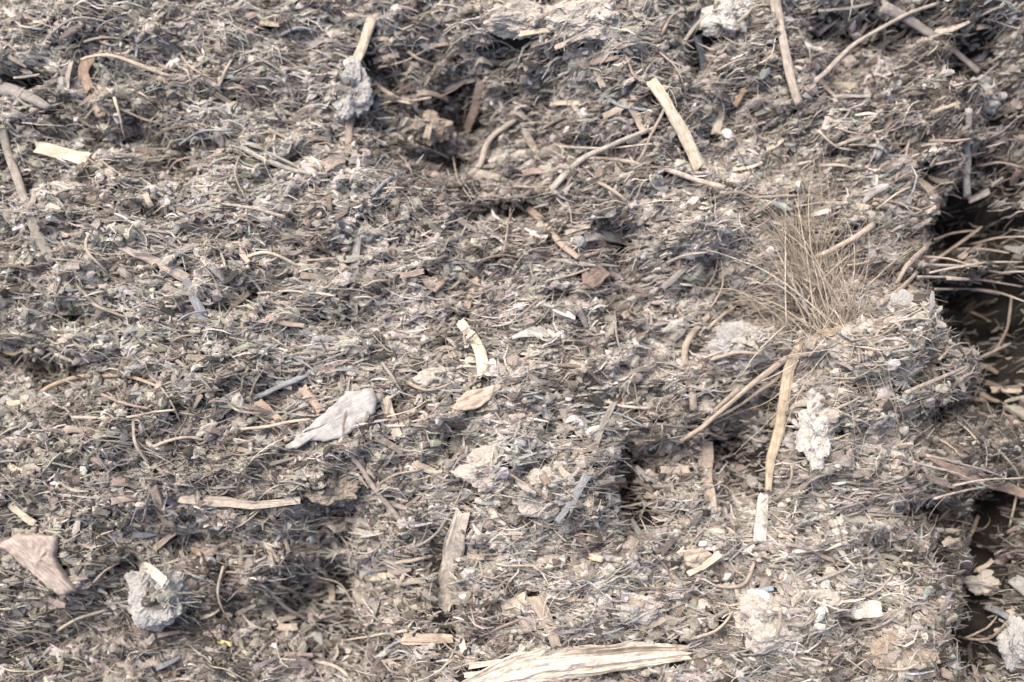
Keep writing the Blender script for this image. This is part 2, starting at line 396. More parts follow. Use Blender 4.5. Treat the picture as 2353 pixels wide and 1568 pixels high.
strip('wood_chip', [(1130,892),(1172,880),(1215,870)], 11, PALE, 'thin sliver pointing right from the pinkish wedge', 'sliver', w1=4, thick=.5, lift=.008)
flake('bark_flake', [(656,1030),(700,990),(752,944),(800,902),(858,890),(868,915),(862,948),(820,985),(785,1010),(715,1014),(685,1032)], (.42,.415,.41), 'large smooth grey leaf shaped bark flake left of the centre', BARK, th=.006, lift=.009, rough=.0008, contrast=.25); lm(765,970,'the grey bark flake')
strip('wood_chip', [(882,915),(898,962),(914,1004)], 26, PALE, 'pale upright slat just right of the grey bark flake', CHIP, w1=22, thick=.3, lift=.007)
strip('wood_chip', [(592,925),(645,968)], 24, (.52,.38,.27), 'orange tan chip left of the tip of the grey flake', CHIP, w1=14, thick=.35, lift=.006)
strip('wood_chip', [(694,892),(738,945)], 22, (.54,.40,.30), 'orange tan chip above the grey flake', CHIP, w1=18, thick=.35, lift=.007)
strip('wooden_stick', [(415,1146),(500,1156),(600,1160),(688,1150)], 24, (.50,.42,.34), 'long level tan stick on the left below the grey flake', 'stick', w1=16, thick=.45, lift=.009, M=18); lm(550,1155,'the level tan stick')
flake('bark_slab', [(6,1250),(50,1224),(140,1232),(136,1285),(182,1358),(150,1366),(92,1322),(42,1276)], (.50,.40,.345), 'large pinkish brown angular bark slab at the left edge', BARK, th=.009, lift=.007, rough=.0016, contrast=.45); lm(110,1290,'the pinkish bark slab')
strip('wood_chip', [(318,1290),(350,1315),(378,1340)], 22, (.62,.57,.48), 'pale chip resting on the grey lumpy clod at lower left', CHIP, w1=26, thick=.35, lift=.010); lm(350,1360,'the grey clod at lower left')
strip('wooden_stick', [(1064,1180),(1046,1250),(1034,1320),(1012,1410)], 42, (.68,.58,.47), 'thick upright tan stick left of the pale clod', 'stick', w1=56, thick=.4, lift=.008, M=26, profile=[.8,1,1,.9,.55]); lm(1040,1290,'the upright tan stick')
strip('wood_chip', [(828,1326),(888,1325)], 24, CREAM, 'small cream block chip left of the upright tan stick', CHIP, w1=20, thick=.5, lift=.007, profile=[.7,1,.8])
strip('wood_chip', [(886,1286),(930,1305)], 16, (.55,.53,.42), 'little greenish cream chip above the cream block', CHIP, thick=.4, lift=.006)
strip('wood_chip', [(1148,1388),(1208,1374)], 34, (.64,.55,.40), 'stubby cream chip right of the foot of the upright stick', CHIP, w1=26, thick=.4, lift=.006)
strip('wood_chip', [(928,1463),(975,1470),(1040,1466)], 30, (.62,.47,.32), 'light orange blunt chip near the bottom left of the chunk', CHIP, w1=18, thick=.45, lift=.008); lm(980,1468,'the light orange chip')
strip('wood_chip', [(1232,1372),(1258,1425),(1278,1485)], 30, TAN, 'leaning tan strip just above the big split chunk', CHIP, w1=24, thick=.3, lift=.006)
big = strip('wood_chunk', [(1072,1572),(1180,1536),(1320,1516),(1450,1506),(1570,1496)], 68, (.76,.66,.54), 'biggest split cream wood chunk with torn fibres at the bottom edge', 'wood chunk', w1=40, thick=.42, lift=.010,
            M=64, power=3.2, groove=.34, jag=1.3, K=60, profile=[.35,.95,1.15,1.15,.75], contrast=.36, wob=.004); lm(1330,1515,'the big split chunk')
for (a, b_, c, ww) in (((1078,1532),(1170,1518),(1240,1494),12), ((1066,1552),(1150,1546),(1260,1520),11), ((1480,1486),(1530,1484),(1566,1490),9), ((1150,1566),(1260,1560),(1360,1536),10)):
    strip('splinter', [a, b_, c], ww, (.76,.66,.54), parent=big, w1=4, thick=.6, lift=.013, groove=.4, take=False)
strip('wood_chip', [(1955,1402),(2025,1400)], 38, WHITE, 'bright white square chip in the lower right', CHIP, w1=32, thick=.2, lift=.008, M=20, power=8, jag=.2); lm(1990,1400,'the white square chip')
flake('wood_chip', [(1566,1262),(1612,1256),(1636,1272),(1596,1306),(1572,1298)], (.62,.50,.36), 'light tan chip half under the bright sliver, lower right of centre', CHIP, th=.005, lift=.005)
strip('wood_chip', [(1584,1320),(1622,1300),(1656,1274)], 13, CREAM, 'bright cream sliver leaning on a light tan chip', 'sliver', w1=16, thick=.4, lift=.011); lm(1615,1290,'the bright leaning sliver')
strip('wood_chip', [(1756,1138),(1750,1190),(1744,1244)], 27, (.58,.56,.52), 'upright pale grey slat below the long pale stem', CHIP, w1=31, thick=.3, lift=.008, M=20); lm(1750,1190,'the pale grey slat')
strip('plant_stem', [(1838,780),(1814,850),(1794,940),(1780,1040),(1762,1125)], 25, (.58,.46,.30), 'long pale yellow stem running down from the grass crown', 'stem', w1=15, thick=.45, lift=.011, M=16, power=3, conform=.3, profile=[.8,1,1.15,1.2,.9]); lm(1795,930,'the long pale stem')
strip('bark_flake', [(1622,1000),(1620,1080),(1634,1172)], 36, TAN, 'upright brown strip left of a dark hollow below the grass strands', BARK, w1=26, thick=.18, lift=.006)
flake('bark_flake', [(1340,618),(1374,606),(1404,632),(1376,662),(1336,668)], (.36,.25,.19), 'brown rounded bark scrap right of the centre beside a hollow', BARK, th=.005, lift=.006); lm(1368,638,'the brown bark scrap')
flake('bark_flake', [(962,634),(1000,640),(1026,650),(1002,674),(980,664)], (.50,.37,.28), 'small pinkish tan bark scrap left of centre', BARK, th=.004, lift=.005); lm(995,652,'the pinkish bark scrap')
strip('wood_chip', [(1088,640),(1072,706)], 30, (.48,.35,.27), 'pinkish chip right of the pinkish bark scrap', CHIP, w1=20, thick=.3, lift=.005)
strip('wood_chip', [(1150,665),(1148,718)], 22, (.46,.35,.26), 'tan chip between the pinkish chip and the brown bark scrap', CHIP, w1=18, thick=.3, lift=.005)
strip('bark_flake', [(208,132),(186,160),(206,206)], 26, (.50,.33,.22), 'curved orange brown bark piece at the upper left', BARK, w1=22, thick=.25, lift=.006); lm(200,165,'the curved orange bark')
strip('straw_stem', [(186,134),(250,130),(330,156),(404,182)], 8, (.60,.50,.36), 'arched straw rising over the curved orange bark piece', STRAW, w1=12, thick=.8, M=8, power=2, lift=.010, arch=.008, conform=.2)
strip('root', [(-20,200),(50,218),(116,250)], 38, (.34,.31,.29), 'thick grey root entering from the left edge', 'root', w1=20, thick=.6, M=14, power=2, lift=.006); lm(50,220,'the thick grey root')
strip('root', [(14,290),(42,380),(62,450),(84,535),(140,608)], 20, (.36,.32,.26), 'long dull tan root curving down the left side', 'root', w1=24, thick=.5, M=12, power=2.2, lift=.006, conform=.5); lm(65,470,'the root on the left side')
strip('wood_chip', [(275,570),(345,595),(432,640)], 16, (.50,.42,.35), 'tan pointed splinter leaning down right on the left', 'splinter', w1=24, thick=.35, lift=.008); lm(350,600,'the tan pointed splinter')
tw = strip('twig', [(552,336),(610,375),(680,392),(762,402)], 15, (.42,.40,.36), 'forked grey twig left of the upper middle', TWIG, w1=8, thick=.8, M=10, power=2, lift=.010, conform=.3)
strip('side_twig', [(560,322),(610,345),(655,368),(700,395)], 9, (.42,.40,.36), parent=tw, w1=5, thick=.9, M=8, power=2, lift=.009, conform=.3); lm(650,380,'the forked grey twig')
strip('bark_flake', [(392,590),(435,655),(472,748)], 18, (.27,.30,.34), 'bluish grey curved strip right of the tan pointed splinter', BARK, w1=22, thick=.25, lift=.007); lm(440,670,'the bluish curved strip')
strip('bark_flake', [(458,470),(420,500),(395,540)], 16, (.28,.30,.34), 'bluish grey strip above the tan pointed splinter', BARK, w1=14, thick=.25, lift=.006)
strip('bark_flake', [(570,920),(640,890),(705,862),(745,838)], 12, (.31,.33,.37), 'bluish grey twig slanting up above the grey bark flake', TWIG, w1=16, thick=.5, M=8, power=2, lift=.008)
tw = strip('twig', [(858,190),(900,222),(932,238),(992,222)], 14, (.50,.40,.32), 'bent tan twig right of the grey oval clod', TWIG, w1=7, thick=.8, M=10, power=2, lift=.009); lm(920,230,'the bent tan twig')
strip('wood_chip', [(1108,185),(1095,240),(1072,298)], 24, (.44,.32,.25), 'upright pinkish brown strip right of the bent tan twig', CHIP, w1=20, thick=.3, lift=.008); lm(1090,240,'the pinkish upright strip')
tw = strip('twig', [(1266,440),(1318,378),(1395,332),(1505,296)], 17, (.46,.42,.37), 'long forked twig rising right in the upper middle', TWIG, w1=9, thick=.8, M=10, power=2, lift=.012, conform=.2); lm(1370,350,'the long forked twig')
strip('side_twig', [(1285,334),(1350,342),(1420,340),(1500,326)], 7, (.5,.45,.38), parent=tw, w1=5, thick=.8, M=8, power=2, lift=.015, take=False)
strip('twig', [(1345,365),(1440,368),(1540,388),(1600,410),(1665,435)], 9, (.50,.42,.34), 'thin tan twig sloping right below the long forked twig', TWIG, w1=14, thick=.8, M=8, power=2, lift=.010)
strip('root', [(1186,276),(1130,305),(1108,350),(1112,378),(1078,402)], 13, (.42,.36,.30), 'curled tan root in the upper middle hollow', 'root', w1=16, thick=.7, M=10, power=2, lift=.011, conform=.3); lm(1115,340,'the curled root')
strip('wood_chip', [(1090,398),(1140,408),(1176,425)], 24, (.46,.42,.34), 'dull tan chip at the end of the curled root', CHIP, w1=14, thick=.35, lift=.007)
strip('root', [(1214,480),(1262,522),(1286,560),(1330,592)], 20, (.46,.34,.26), 'reddish tan root slanting right above the brown bark scrap', 'root', w1=13, thick=.6, M=12, power=2.4, lift=.008); lm(1270,535,'the reddish tan root')
strip('root', [(1630,722),(1582,770),(1570,820),(1588,880),(1598,945)], 14, (.42,.34,.26), 'curved tan root around the dark bluish clod', 'root', w1=18, thick=.6, M=10, power=2, lift=.009, conform=.3); lm(1578,830,'the curved tan root')
strip('plant_stem', [(1812,826),(1740,868),(1672,930),(1556,1022)], 15, (.48,.38,.28), 'long tan strand reaching down left from the grass crown', 'stem', w1=10, thick=.6, M=8, power=2, lift=.015, arch=.008); lm(1680,920,'the strands below left of the grass')
strip('plant_stem', [(1800,860),(1740,900),(1690,935),(1640,965)], 10, (.52,.41,.30), 'shorter tan strand just under the long one beside the grass crown', 'stem', w1=6, thick=.6, M=8, power=2, lift=.014, arch=.006)
strip('plant_stem', [(1700,895),(1640,945),(1600,1000)], 12, (.44,.34,.26), 'brown strand crossing above the brown upright strip', 'stem', w1=7, thick=.6, M=8, power=2, lift=.012)
strip('twig', [(1640,8),(1590,70),(1548,132)], 9, (.44,.38,.32), 'thin twig slanting left from the round whitish clod', TWIG, w1=12, thick=.8, M=8, power=2, lift=.012)
strip('bark_flake', [(1602,82),(1612,120),(1618,168)], 20, (.17,.22,.28), 'slate blue upright sliver beside the round whitish clod', BARK, w1=14, thick=.3, lift=.008)
strip('plant_stem', [(1782,-10),(1800,90),(1815,160),(1836,240)], 24, (.46,.39,.32), 'thick upright stem at the top right of the whitish clod', 'stem', w1=20, thick=.6, M=12, power=2.4, lift=.010, conform=.3); lm(1808,120,'the thick upright stem')
strip('twig', [(2165,0),(2060,50),(1960,105),(1840,215)], 9, (.48,.41,.34), 'long thin twig slanting down left in the upper right', TWIG, w1=13, thick=.8, M=8, power=2, lift=.016, arch=.008); lm(1990,90,'the long thin twig')
strip('root', [(2030,12),(2100,55),(2170,95),(2250,165)], 30, (.33,.29,.26), 'broad grey brown root crossing the upper right corner', 'root', w1=20, thick=.5, M=12, power=2.2, lift=.012); lm(2140,75,'the broad grey root')
strip('twig', [(2226,250),(2222,330),(2222,452)], 16, (.42,.39,.36), 'upright grey twig left of the black hollow on the right', TWIG, w1=21, thick=.7, M=12, power=2.2, lift=.012); lm(2222,380,'the upright grey twig')
strip('twig', [(2328,790),(2250,826),(2180,862),(2086,905)], 7, (.48,.40,.33), 'thin straight twig over the hollow at the right edge', TWIG, w1=10, thick=.8, M=8, power=2, lift=.020, conform=.05); lm(2200,850,'the thin straight twig')
strip('twig', [(2262,520),(2200,566),(2130,610),(2030,700)], 8, (.50,.40,.31), 'thin twig slanting over the dark hollow above the straws', TWIG, w1=12, thick=.8, M=8, power=2, lift=.022, conform=.05)
strip('twig', [(2140,556),(2085,596),(2060,650)], 14, (.44,.35,.28), 'short arched tan twig left of the dark hollow', TWIG, w1=10, thick=.8, M=8, power=2, lift=.014, arch=.01)
strip('straw_stem', [(2012,512),(1950,555),(1868,592)], 13, (.56,.45,.35), 'double tan straw rising right above the grass crown', STRAW, w1=9, thick=.6, M=8, power=2, lift=.018, arch=.006); lm(1940,555,'the double tan straw')
strip('dry_leaf', [(2120,1040),(2200,1082),(2280,1110),(2360,1135)], 10, (.36,.25,.19), 'narrow folded brown leaf at the right edge', 'leaf', w1=20, thick=.2, lift=.014, profile=[.4,2,1.6,1]); lm(2230,1090,'the folded brown leaf')
strip('dry_leaf', [(2120,1092),(2180,1112),(2250,1140)], 12, (.34,.26,.23), 'dull pinkish leaf strip under the folded brown leaf', 'leaf', w1=8, thick=.2, lift=.008, profile=[.4,2,2,.8])
strip('twig', [(812,1050),(858,1120),(922,1195)], 11, (.48,.40,.33), 'tan twig slanting right below the grey bark flake', TWIG, w1=14, thick=.8, M=8, power=2, lift=.008); lm(865,1125,'the tan slanting twig')
strip('wood_chip', [(1416,1118),(1440,1112)], 14, (.66,.44,.20), 'tiny golden chip on the rim of the middle black hollow', CHIP, thick=.5, lift=.008)
strip('straw_stem', [(552,986),(620,978),(712,962)], 6, (.66,.52,.38), 'thin bright straw touching the tip of the grey flake', STRAW, w1=8, thick=.8, M=8, power=2, lift=.013)
strip('straw_stem', [(790,1472),(850,1464),(935,1452)], 5, (.68,.58,.46), 'thin pale straw left of the light orange chip', STRAW, w1=7, thick=.8, M=8, power=2, lift=.013)
strip('straw_stem', [(500,468),(560,474),(655,497)], 6, (.62,.54,.44), 'thin straw below the small bluish grey clod', STRAW, w1=9, thick=.8, M=8, power=2, lift=.012)
strip('straw_stem', [(590,672),(680,668),(770,678)], 5, (.62,.53,.43), 'thin level straw above the pinkish sliver left of centre', STRAW, w1=7, thick=.8, M=8, power=2, lift=.012)
strip('wood_chip', [(612,728),(650,745),(700,748)], 14, (.52,.36,.29), 'pinkish sliver left of centre under a level straw', 'sliver', w1=10, thick=.4, lift=.008); lm(655,740,'the pinkish sliver')
strip('straw_stem', [(76,912),(130,882),(190,866),(250,864)], 9, (.50,.38,.27), 'brown arched straw on the left above the olive ground', STRAW, w1=12, thick=.6, M=8, power=2, lift=.010, arch=.004)
strip('straw_stem', [(190,868),(270,862),(320,870),(365,888)], 13, (.56,.42,.30), 'light brown straw continuing right from the arched one', STRAW, w1=6, thick=.6, M=8, power=2, lift=.010); lm(210,875,'the brown arched straws')
strip('straw_stem', [(165,962),(290,958),(400,940)], 7, (.58,.48,.38), 'long level straw below the arched brown straws', STRAW, w1=5, thick=.8, M=8, power=2, lift=.010)
strip('twig', [(90,170),(65,175),(30,178)], 6, (.5,.45,.4), 'short thin twig above the thick grey root', TWIG, thick=.8, M=8, power=2, lift=.008)
strip('wood_chip', [(828,510),(820,600),(812,735)], 16, (.38,.36,.34), 'long upright dull grey strip in the left middle', BARK, w1=22, thick=.2, lift=.003, conform=.4); lm(820,620,'the upright grey strip')
strip('twig', [(806,265),(803,310),(800,360)], 22, (.36,.27,.22), 'upright brown root end below the grey oval clod', 'root', w1=18, thick=.6, M=10, power=2.2, lift=.006)
strip('wood_chip', [(745,385),(790,365)], 30, (.50,.40,.32), 'light tan chip left of the brown root end', CHIP, w1=20, thick=.4, lift=.007)
strip('wood_chip', [(1195,78),(1262,68)], 15, CREAM, 'cream bit resting on the left of the pale top clods', CHIP, w1=10, thick=.4, lift=.008)
strip('wood_chip', [(1078,22),(1110,12)], 20, (.58,.42,.30), 'orange tan bit at the top edge above a dark hollow', CHIP, w1=14, thick=.4, lift=.006)
strip('wood_chip', [(596,52),(640,56)], 13, (.62,.52,.32), 'yellowish bit near the top left of the stick', CHIP, w1=10, thick=.4, lift=.007); lm(618,54,'the yellowish top bit')
strip('wood_chip', [(800,34),(824,34)], 11, CREAM, 'tiny cream bit at the top end of the upright stick', CHIP, thick=.5, lift=.009)
strip('wood_chip', [(1455,250),(1478,300)], 22, (.46,.37,.28), 'tan chip left of the long cream slat', CHIP, w1=14, thick=.35, lift=.006)
strip('wood_chip', [(1205,300),(1232,350)], 20, (.50,.42,.33), 'tan slanting chip right of the curled root', CHIP, w1=14, thick=.35, lift=.007)
strip('bark_flake', [(1345,545),(1390,540),(1442,552)], 26, (.44,.40,.35), 'pale curved flake above the brown bark scrap', BARK, w1=24, thick=.3, lift=.008)
strip('wood_chip', [(1712,205),(1690,240)], 12, (.50,.32,.17), 'orange splinter right of the slate blue sliver', 'splinter', w1=16, thick=.5, lift=.008)
strip('wood_chip', [(2110,418),(2145,440),(2170,470)], 24, (.48,.38,.26), 'tan chip left of the upright grey twig', CHIP, w1=12, thick=.4, lift=.007)
strip('wood_chip', [(2110,1358),(2155,1366)], 15, (.52,.42,.35), 'little pinkish chip right of the white square chip', CHIP, w1=10, thick=.4, lift=.007)
strip('wood_chip', [(2320,935),(2370,960)], 28, (.40,.38,.30), 'olive grey chip cut by the right edge', CHIP, w1=30, thick=.4, lift=.01)
strip('wood_chip', [(2330,1332),(2372,1362)], 30, (.36,.35,.31), 'grey chip cut by the right edge beside the dark gap', CHIP, w1=36, thick=.4, lift=.012)
strip('wood_chip', [(2168,1545),(2205,1562)], 18, (.46,.38,.27), 'tan splinter at the bottom edge left of the dark gap', 'splinter', w1=12, thick=.4, lift=.008)
strip('wood_chip', [(2240,1462),(2300,1486)], 8, (.46,.42,.36), 'thin grey splinter spanning the dark gap near the bottom', 'splinter', w1=5, thick=.6, lift=.014, conform=0)
strip('plant_stem', [(1960,1210),(2000,1250),(2030,1290)], 14, (.42,.42,.42), 'grey stalk slanting above the white square chip', 'stem', w1=10, thick=.6, M=8, power=2, lift=.008)
strip('plant_stem', [(1805,1250),(1855,1262),(1920,1290)], 8, (.56,.46,.38), 'thin tan stalk right of the pale grey slat', 'stem', w1=11, thick=.7, M=8, power=2, lift=.009)
strip('straw_stem', [(1790,1232),(1865,1240)], 8, (.60,.49,.34), 'short bright straw right of the pale grey slat', STRAW, w1=5, thick=.7, M=8, power=2, lift=.010)
strip('bark_flake', [(1275,905),(1300,950),(1312,990)], 18, (.40,.36,.30), 'dull tan strip right of the pinkish wedge', BARK, w1=22, thick=.3, lift=.006)
strip('bark_flake', [(1410,925),(1388,975),(1370,1020)], 14, (.36,.33,.28), 'dull grey brown strip slanting above the middle black hollow', BARK, w1=16, thick=.4, lift=.008)
strip('bark_flake', [(1350,1090),(1320,1150),(1280,1200)], 18, (.32,.34,.36), 'bluish grey strip right of the middle pale clod', BARK, w1=12, thick=.3, lift=.010); lm(1320,1145,'the bluish strip beside the clod')
strip('bark_flake', [(1050,985),(1042,1040)], 30, (.38,.35,.31), 'grey brown upright flake below the pinkish wedge', BARK, w1=20, thick=.3, lift=.007)
strip('wood_chip', [(500,1474),(530,1482)], 10, (.55,.55,.14), 'tiny yellow green scrap near the bottom left', 'scrap', thick=.3, lift=.006, contrast=.2)
strip('wood_chip', [(440,1264),(468,1270)], 13, (.55,.34,.18), 'tiny orange scrap above the bottom left ground', 'scrap', thick=.4, lift=.006)
strip('plastic_scrap', [(520,603),(560,606)], 12, (.48,.58,.62), 'tiny light blue scrap right of the bluish curved strip', 'scrap', thick=.3, lift=.006, contrast=.2)
strip('plastic_scrap', [(1740,1360),(1778,1352)], 15, (.27,.38,.50), 'tiny blue scrap below the pale grey slat', 'scrap', w1=10, thick=.3, lift=.007, contrast=.2)
strip('plastic_scrap', [(252,1228),(266,1240)], 14, (.38,.55,.60), 'tiny turquoise scrap right of the pinkish bark slab', 'scrap', thick=.3, lift=.006, contrast=.2)
strip('plastic_scrap', [(1185,1015),(1206,1020)], 13, (.80,.80,.80), 'tiny white scrap on the small light clod', 'scrap', thick=.4, lift=.010, contrast=.1)
strip('wood_chip', [(215,1172),(248,1180)], 18, (.66,.58,.46), 'small cream chip above right of the pinkish bark slab', CHIP, w1=12, thick=.4, lift=.007); lm(232,1178,'the small cream chip')
strip('bark_flake', [(0,800),(30,812),(55,800)], 22, (.42,.32,.20), 'tan scrap at the left edge by a dark hollow', BARK, w1=12, thick=.3, lift=.007)
strip('twig', [(350,1120),(368,1180),(395,1210)], 26, (.42,.33,.26), 'brown curved strip above the left end of the level stick', BARK, w1=16, thick=.25, lift=.006)

# pale straws that bridge the dark hollow at the right edge
for i, (a, b, c, d, ww) in enumerate([(2110,588,2250,606,7),(2128,604,2330,628,9),(2150,622,2290,612,6),(2180,640,2365,655,9),(2120,632,2260,650,7),(2210,612,2365,598,6),(2235,560,2365,540,6),
        (2160,660,2300,676,7),(2240,664,2365,690,8),(2110,1062,2300,1128,6),(2130,1048,2350,1110,7),(2200,1118,2365,1100,5),(2160,1150,2300,1118,6),(2190,572,2330,578,6),(2270,638,2368,622,7),(2150,548,2262,526,5)]):
    strip('straw_stem', [(a, b), ((a+c)/2, (b+d)/2-8), (c, d)], ww, [(.50,.40,.32), (.42,.35,.30), (.56,.47,.38)][i % 3],
          'tan straw among those bridging the dark hollow at mid right' if b < 900 else 'tan straw among those around the folded brown leaf at the right edge', STRAW, w1=4, thick=.7, M=8, power=2, lift=.028, conform=.05, tilt=.05*((i*7) % 5-2), group='straws bridging the dark hollow' if b < 900 else 'straws around the folded leaf')
# ------------------------------------------------------------------ dry grass tuft
cr = ground(1905, 775, hs)
tuft = bpy.data.objects.new('dry_grass_tuft', None); COL.objects.link(tuft); tuft.location = cr
tag(tuft, 'dry golden grass tuft fanning upward from its crown on the right', 'grass tuft'); lm(1880, 700, 'the dry grass tuft')
V, q, t = loft(smooth_line([(-.012,0,-.006),(0,0,.004),(.012,.004,.008),(.022,.006,.004)], 10), np.full(10,.013)*np.array([.5,.8,1,1,1,1,1,.9,.7,.4]), np.full(10,.010), 14, 2, .35, .6, 5)
mesh_np('root_crown', V, q, t, wood((.46,.34,.22)), smooth=True, parent=tuft)
R = np.random.default_rng(5)
gcols = [wood((.58,.48,.36)), wood((.50,.41,.31)), wood((.66,.57,.45)), wood((.44,.36,.29))]
for i in range(66):
    f = i/66
    if f < .62: ang = math.radians(R.normal(108, 17)); L = R.uniform(.05, .16)
    elif f < .82: ang = math.radians(R.uniform(25, 75)); L = R.uniform(.05, .14)
    elif f < .94: ang = math.radians(R.uniform(195, 240)); L = R.uniform(.05, .13)
    else: ang = math.radians(R.uniform(-60, 20)); L = R.uniform(.03, .08)
    K = 14; tt = np.linspace(0, 1, K); rise = R.uniform(.002, .020); bend = R.normal(0, .8)
    a = ang + bend*tt
    st = np.stack([np.cos(a), np.sin(a)], 1)*(L/(K-1))
    xy = np.cumsum(st, 0) + R.normal(0, .012, 2)
    gx = hs(cr.x + xy[:, 0], cr.y + xy[:, 1]) - cr.z
    z = np.maximum(gx + .004, np.linspace(0, gx[-1]*.5, K)) + rise*np.sin(np.clip(tt*R.uniform(.7, 1.1), 0, 1)*math.pi)
    z = np.convolve(np.r_[z[0], z, z[-1]], [.25,.5,.25], 'valid')
    wd = R.uniform(.0006, .0019); kink = R.integers(4, 14); z[kink:] -= (z[kink:] - gx[kink:] - .003)*.5
    xy = xy + np.cumsum(R.normal(0, .0004, xy.shape), 0)
    V, q, t = loft(np.stack([xy[:, 0], xy[:, 1], z], 1), wd*(1-.75*tt), wd*.5*(1-.6*tt), 5, 2, .1, .2, i)
    mesh_np('grass_blade', V, q, t, gcols[R.integers(0, 4)], smooth=True, parent=tuft)

fv, fq, ft = [], [], []; nv_ = 0
for i in range(380):
    ang = math.radians(R.normal(106, 24) if R.random() < .75 else R.uniform(190, 420)); L = R.uniform(.02, .11)
    K = 8; tt = np.linspace(0, 1, K); a = ang + R.normal(0, .9)*tt
    f0 = R.uniform(0, .075) if R.random() < .6 else 0.0
    xy = np.cumsum(np.stack([np.cos(a), np.sin(a)], 1)*(L/(K-1)), 0) + R.normal(0, .008, 2) + np.array([math.cos(math.radians(106)), math.sin(math.radians(106))])*f0
    gx = hs(cr.x + xy[:, 0], cr.y + xy[:, 1]) - cr.z
    z = gx.mean()*.6 + gx*.4 + R.uniform(.003, .016) + R.uniform(0, .01)*np.sin(tt*math.pi)
    wd = R.uniform(.0003, .0008)
    V, q, t = loft(np.stack([xy[:, 0], xy[:, 1], z], 1), wd*(1-.6*tt), wd*(1-.6*tt), 3, 2, 0, 0, i)
    fv.append(V); fq += [tuple(k+nv_ for k in f) for f in q]; ft += [tuple(k+nv_ for k in f) for f in t]; nv_ += len(V)
fz = mesh_np('fine_blades', np.concatenate(fv), fq, ft, wood((.60,.49,.36)), smooth=True, parent=tuft); fz['kind'] = 'stuff'

# ------------------------------------------------------------------ medium pieces scattered over the pile, each one an object
def flow(u, v):
    """how the litter lies (angle, radians, anticlockwise from +X)"""
    return math.radians(-5) + math.radians(22)*np.clip((u-500)/1800, 0, 1)*np.clip(1.25 - v/1500, .2, 1)
used = set()
def words_for(u, v, size, colour, noun, deg):
    lean = 'level' if abs(deg) < 9 else ('upright' if abs(deg) > 62 else ('rising right' if deg > 0 else 'falling right'))
    order = sorted(LM, key=lambda l: math.dist((u, v), l[:2]))[:4]
    for L in order:
        dx, dy = u-L[0], v-L[1]; d = math.hypot(dx, dy)
        if abs(dx) > 2.2*abs(dy): side = 'right of' if dx > 0 else 'left of'
        elif abs(dy) > 2.2*abs(dx): side = 'below' if dy > 0 else 'above'
        else: side = ('below' if dy > 0 else 'above') + (' right of' if dx > 0 else ' left of')
        far = 'just ' if d < 75 else ('well ' if d > 190 else '')
        s = f'{size} {colour} {noun} lying {lean} {far}{side} {L[2]}'
        if s not in used and len(s.split()) <= 16:
            used.add(s); return s
    return None
CN = [('cream', CREAM, .06), ('pale tan', (.54,.45,.35), .2), ('tan', TAN, .2), ('pinkish brown', PINK, .16), ('grey', GREYB, .2), ('brown', BROWN, .13), ('bluish grey', (.30,.33,.37), .05)]
cp = np.array([c[2] for c in CN]); cp /= cp.sum()
def scatter(n, name, noun, cat, group, Lr, Wr, round_, arch):
    made = 0; tries = 0
    while made < n and tries < n*20:
        tries += 1
        u, v = RNG.uniform(15, FW-15), RNG.uniform(15, FH-15)
        x, y = flat(u, v)
        if any(min(math.hypot(x-a, y-b), math.hypot(x-(a+c)/2, y-(b+d)/2)) < wv + .006 for a, b, c, d, wv in TAKEN): continue
        L = RNG.uniform(*Lr); W = RNG.uniform(*Wr)
        a = float(flow(u, v)) + (RNG.normal(0, .42) if RNG.random() < .72 else RNG.uniform(-1.5, 1.5))
        k = RNG.choice(len(CN), p=cp); f = (L-Lr[0])/(Lr[1]-Lr[0])
        size = 'short' if f < .33 else ('long' if f > .67 else 'middling')
        deg = (math.degrees(a)+90) % 180 - 90
        lab = words_for(u, v, size, CN[k][0], noun, deg)
        if not lab: continue
        du, dv = math.cos(a)*L/2, -math.sin(a)*L/2; b = RNG.normal(0, .12)*L*(1 if round_ else .4)
        strip(name, [(u-du, v-dv), (u - math.sin(a)*b, v - math.cos(a)*b), (u+du, v+dv)], W, tuple(np.array(CN[k][1])*RNG.uniform(.85, 1.1)), lab, cat, w1=W*RNG.uniform(.4, 1), seed=int(u*v) % 9973,
              thick=RNG.uniform(.6, .9) if round_ else RNG.uniform(.2, .4), M=7 if round_ else 12, power=2 if round_ else 4, lift=RNG.uniform(.005, .010), conform=.3,
              K=10, arch=RNG.uniform(0, arch), tilt=RNG.normal(0, .12), group=group)
        made += 1
scatter(200, 'wood_sliver', 'sliver', 'sliver', 'wood slivers scattered over the pile', (28, 75), (9, 19), False, .002)
scatter(120, 'twig', 'twig', 'twig', 'small twigs scattered over the pile', (60, 150), (5, 10), True, .008)
scatter(120, 'straw_stem', 'straw', 'straw', 'dry straws scattered over the pile', (60, 140), (3, 6), True, .010)

# ------------------------------------------------------------------ ground sheet
inner_x = np.arange(-.62, .6201, .0026); inner_y = np.arange(-.46, .4601, .0026)
def axis(inner):
    o, s_ = [], .004; p = inner[-1]
    while p < 8: s_ *= 1.12; p += s_; o.append(p)
    o = np.array(o); return np.r_[-o[::-1], inner, o]
ax, ay = axis(inner_x), axis(inner_y)
X, Y = np.meshgrid(ax, ay); Z = h(X.ravel(), Y.ravel())
nx, ny = len(ax), len(ay)
i = np.arange(nx*ny).reshape(ny, nx)
quads = np.stack([i[:-1, :-1], i[:-1, 1:], i[1:, 1:], i[1:, :-1]], -1).reshape(-1, 4)
g = mesh_np('ground', np.stack([X.ravel(), Y.ravel(), Z], 1), quads, None, soil_mat('dark_soil', (.004, .0032, .0026), (.026, .021, .017), 90, 900), smooth=True)
tag(g, kind='structure')

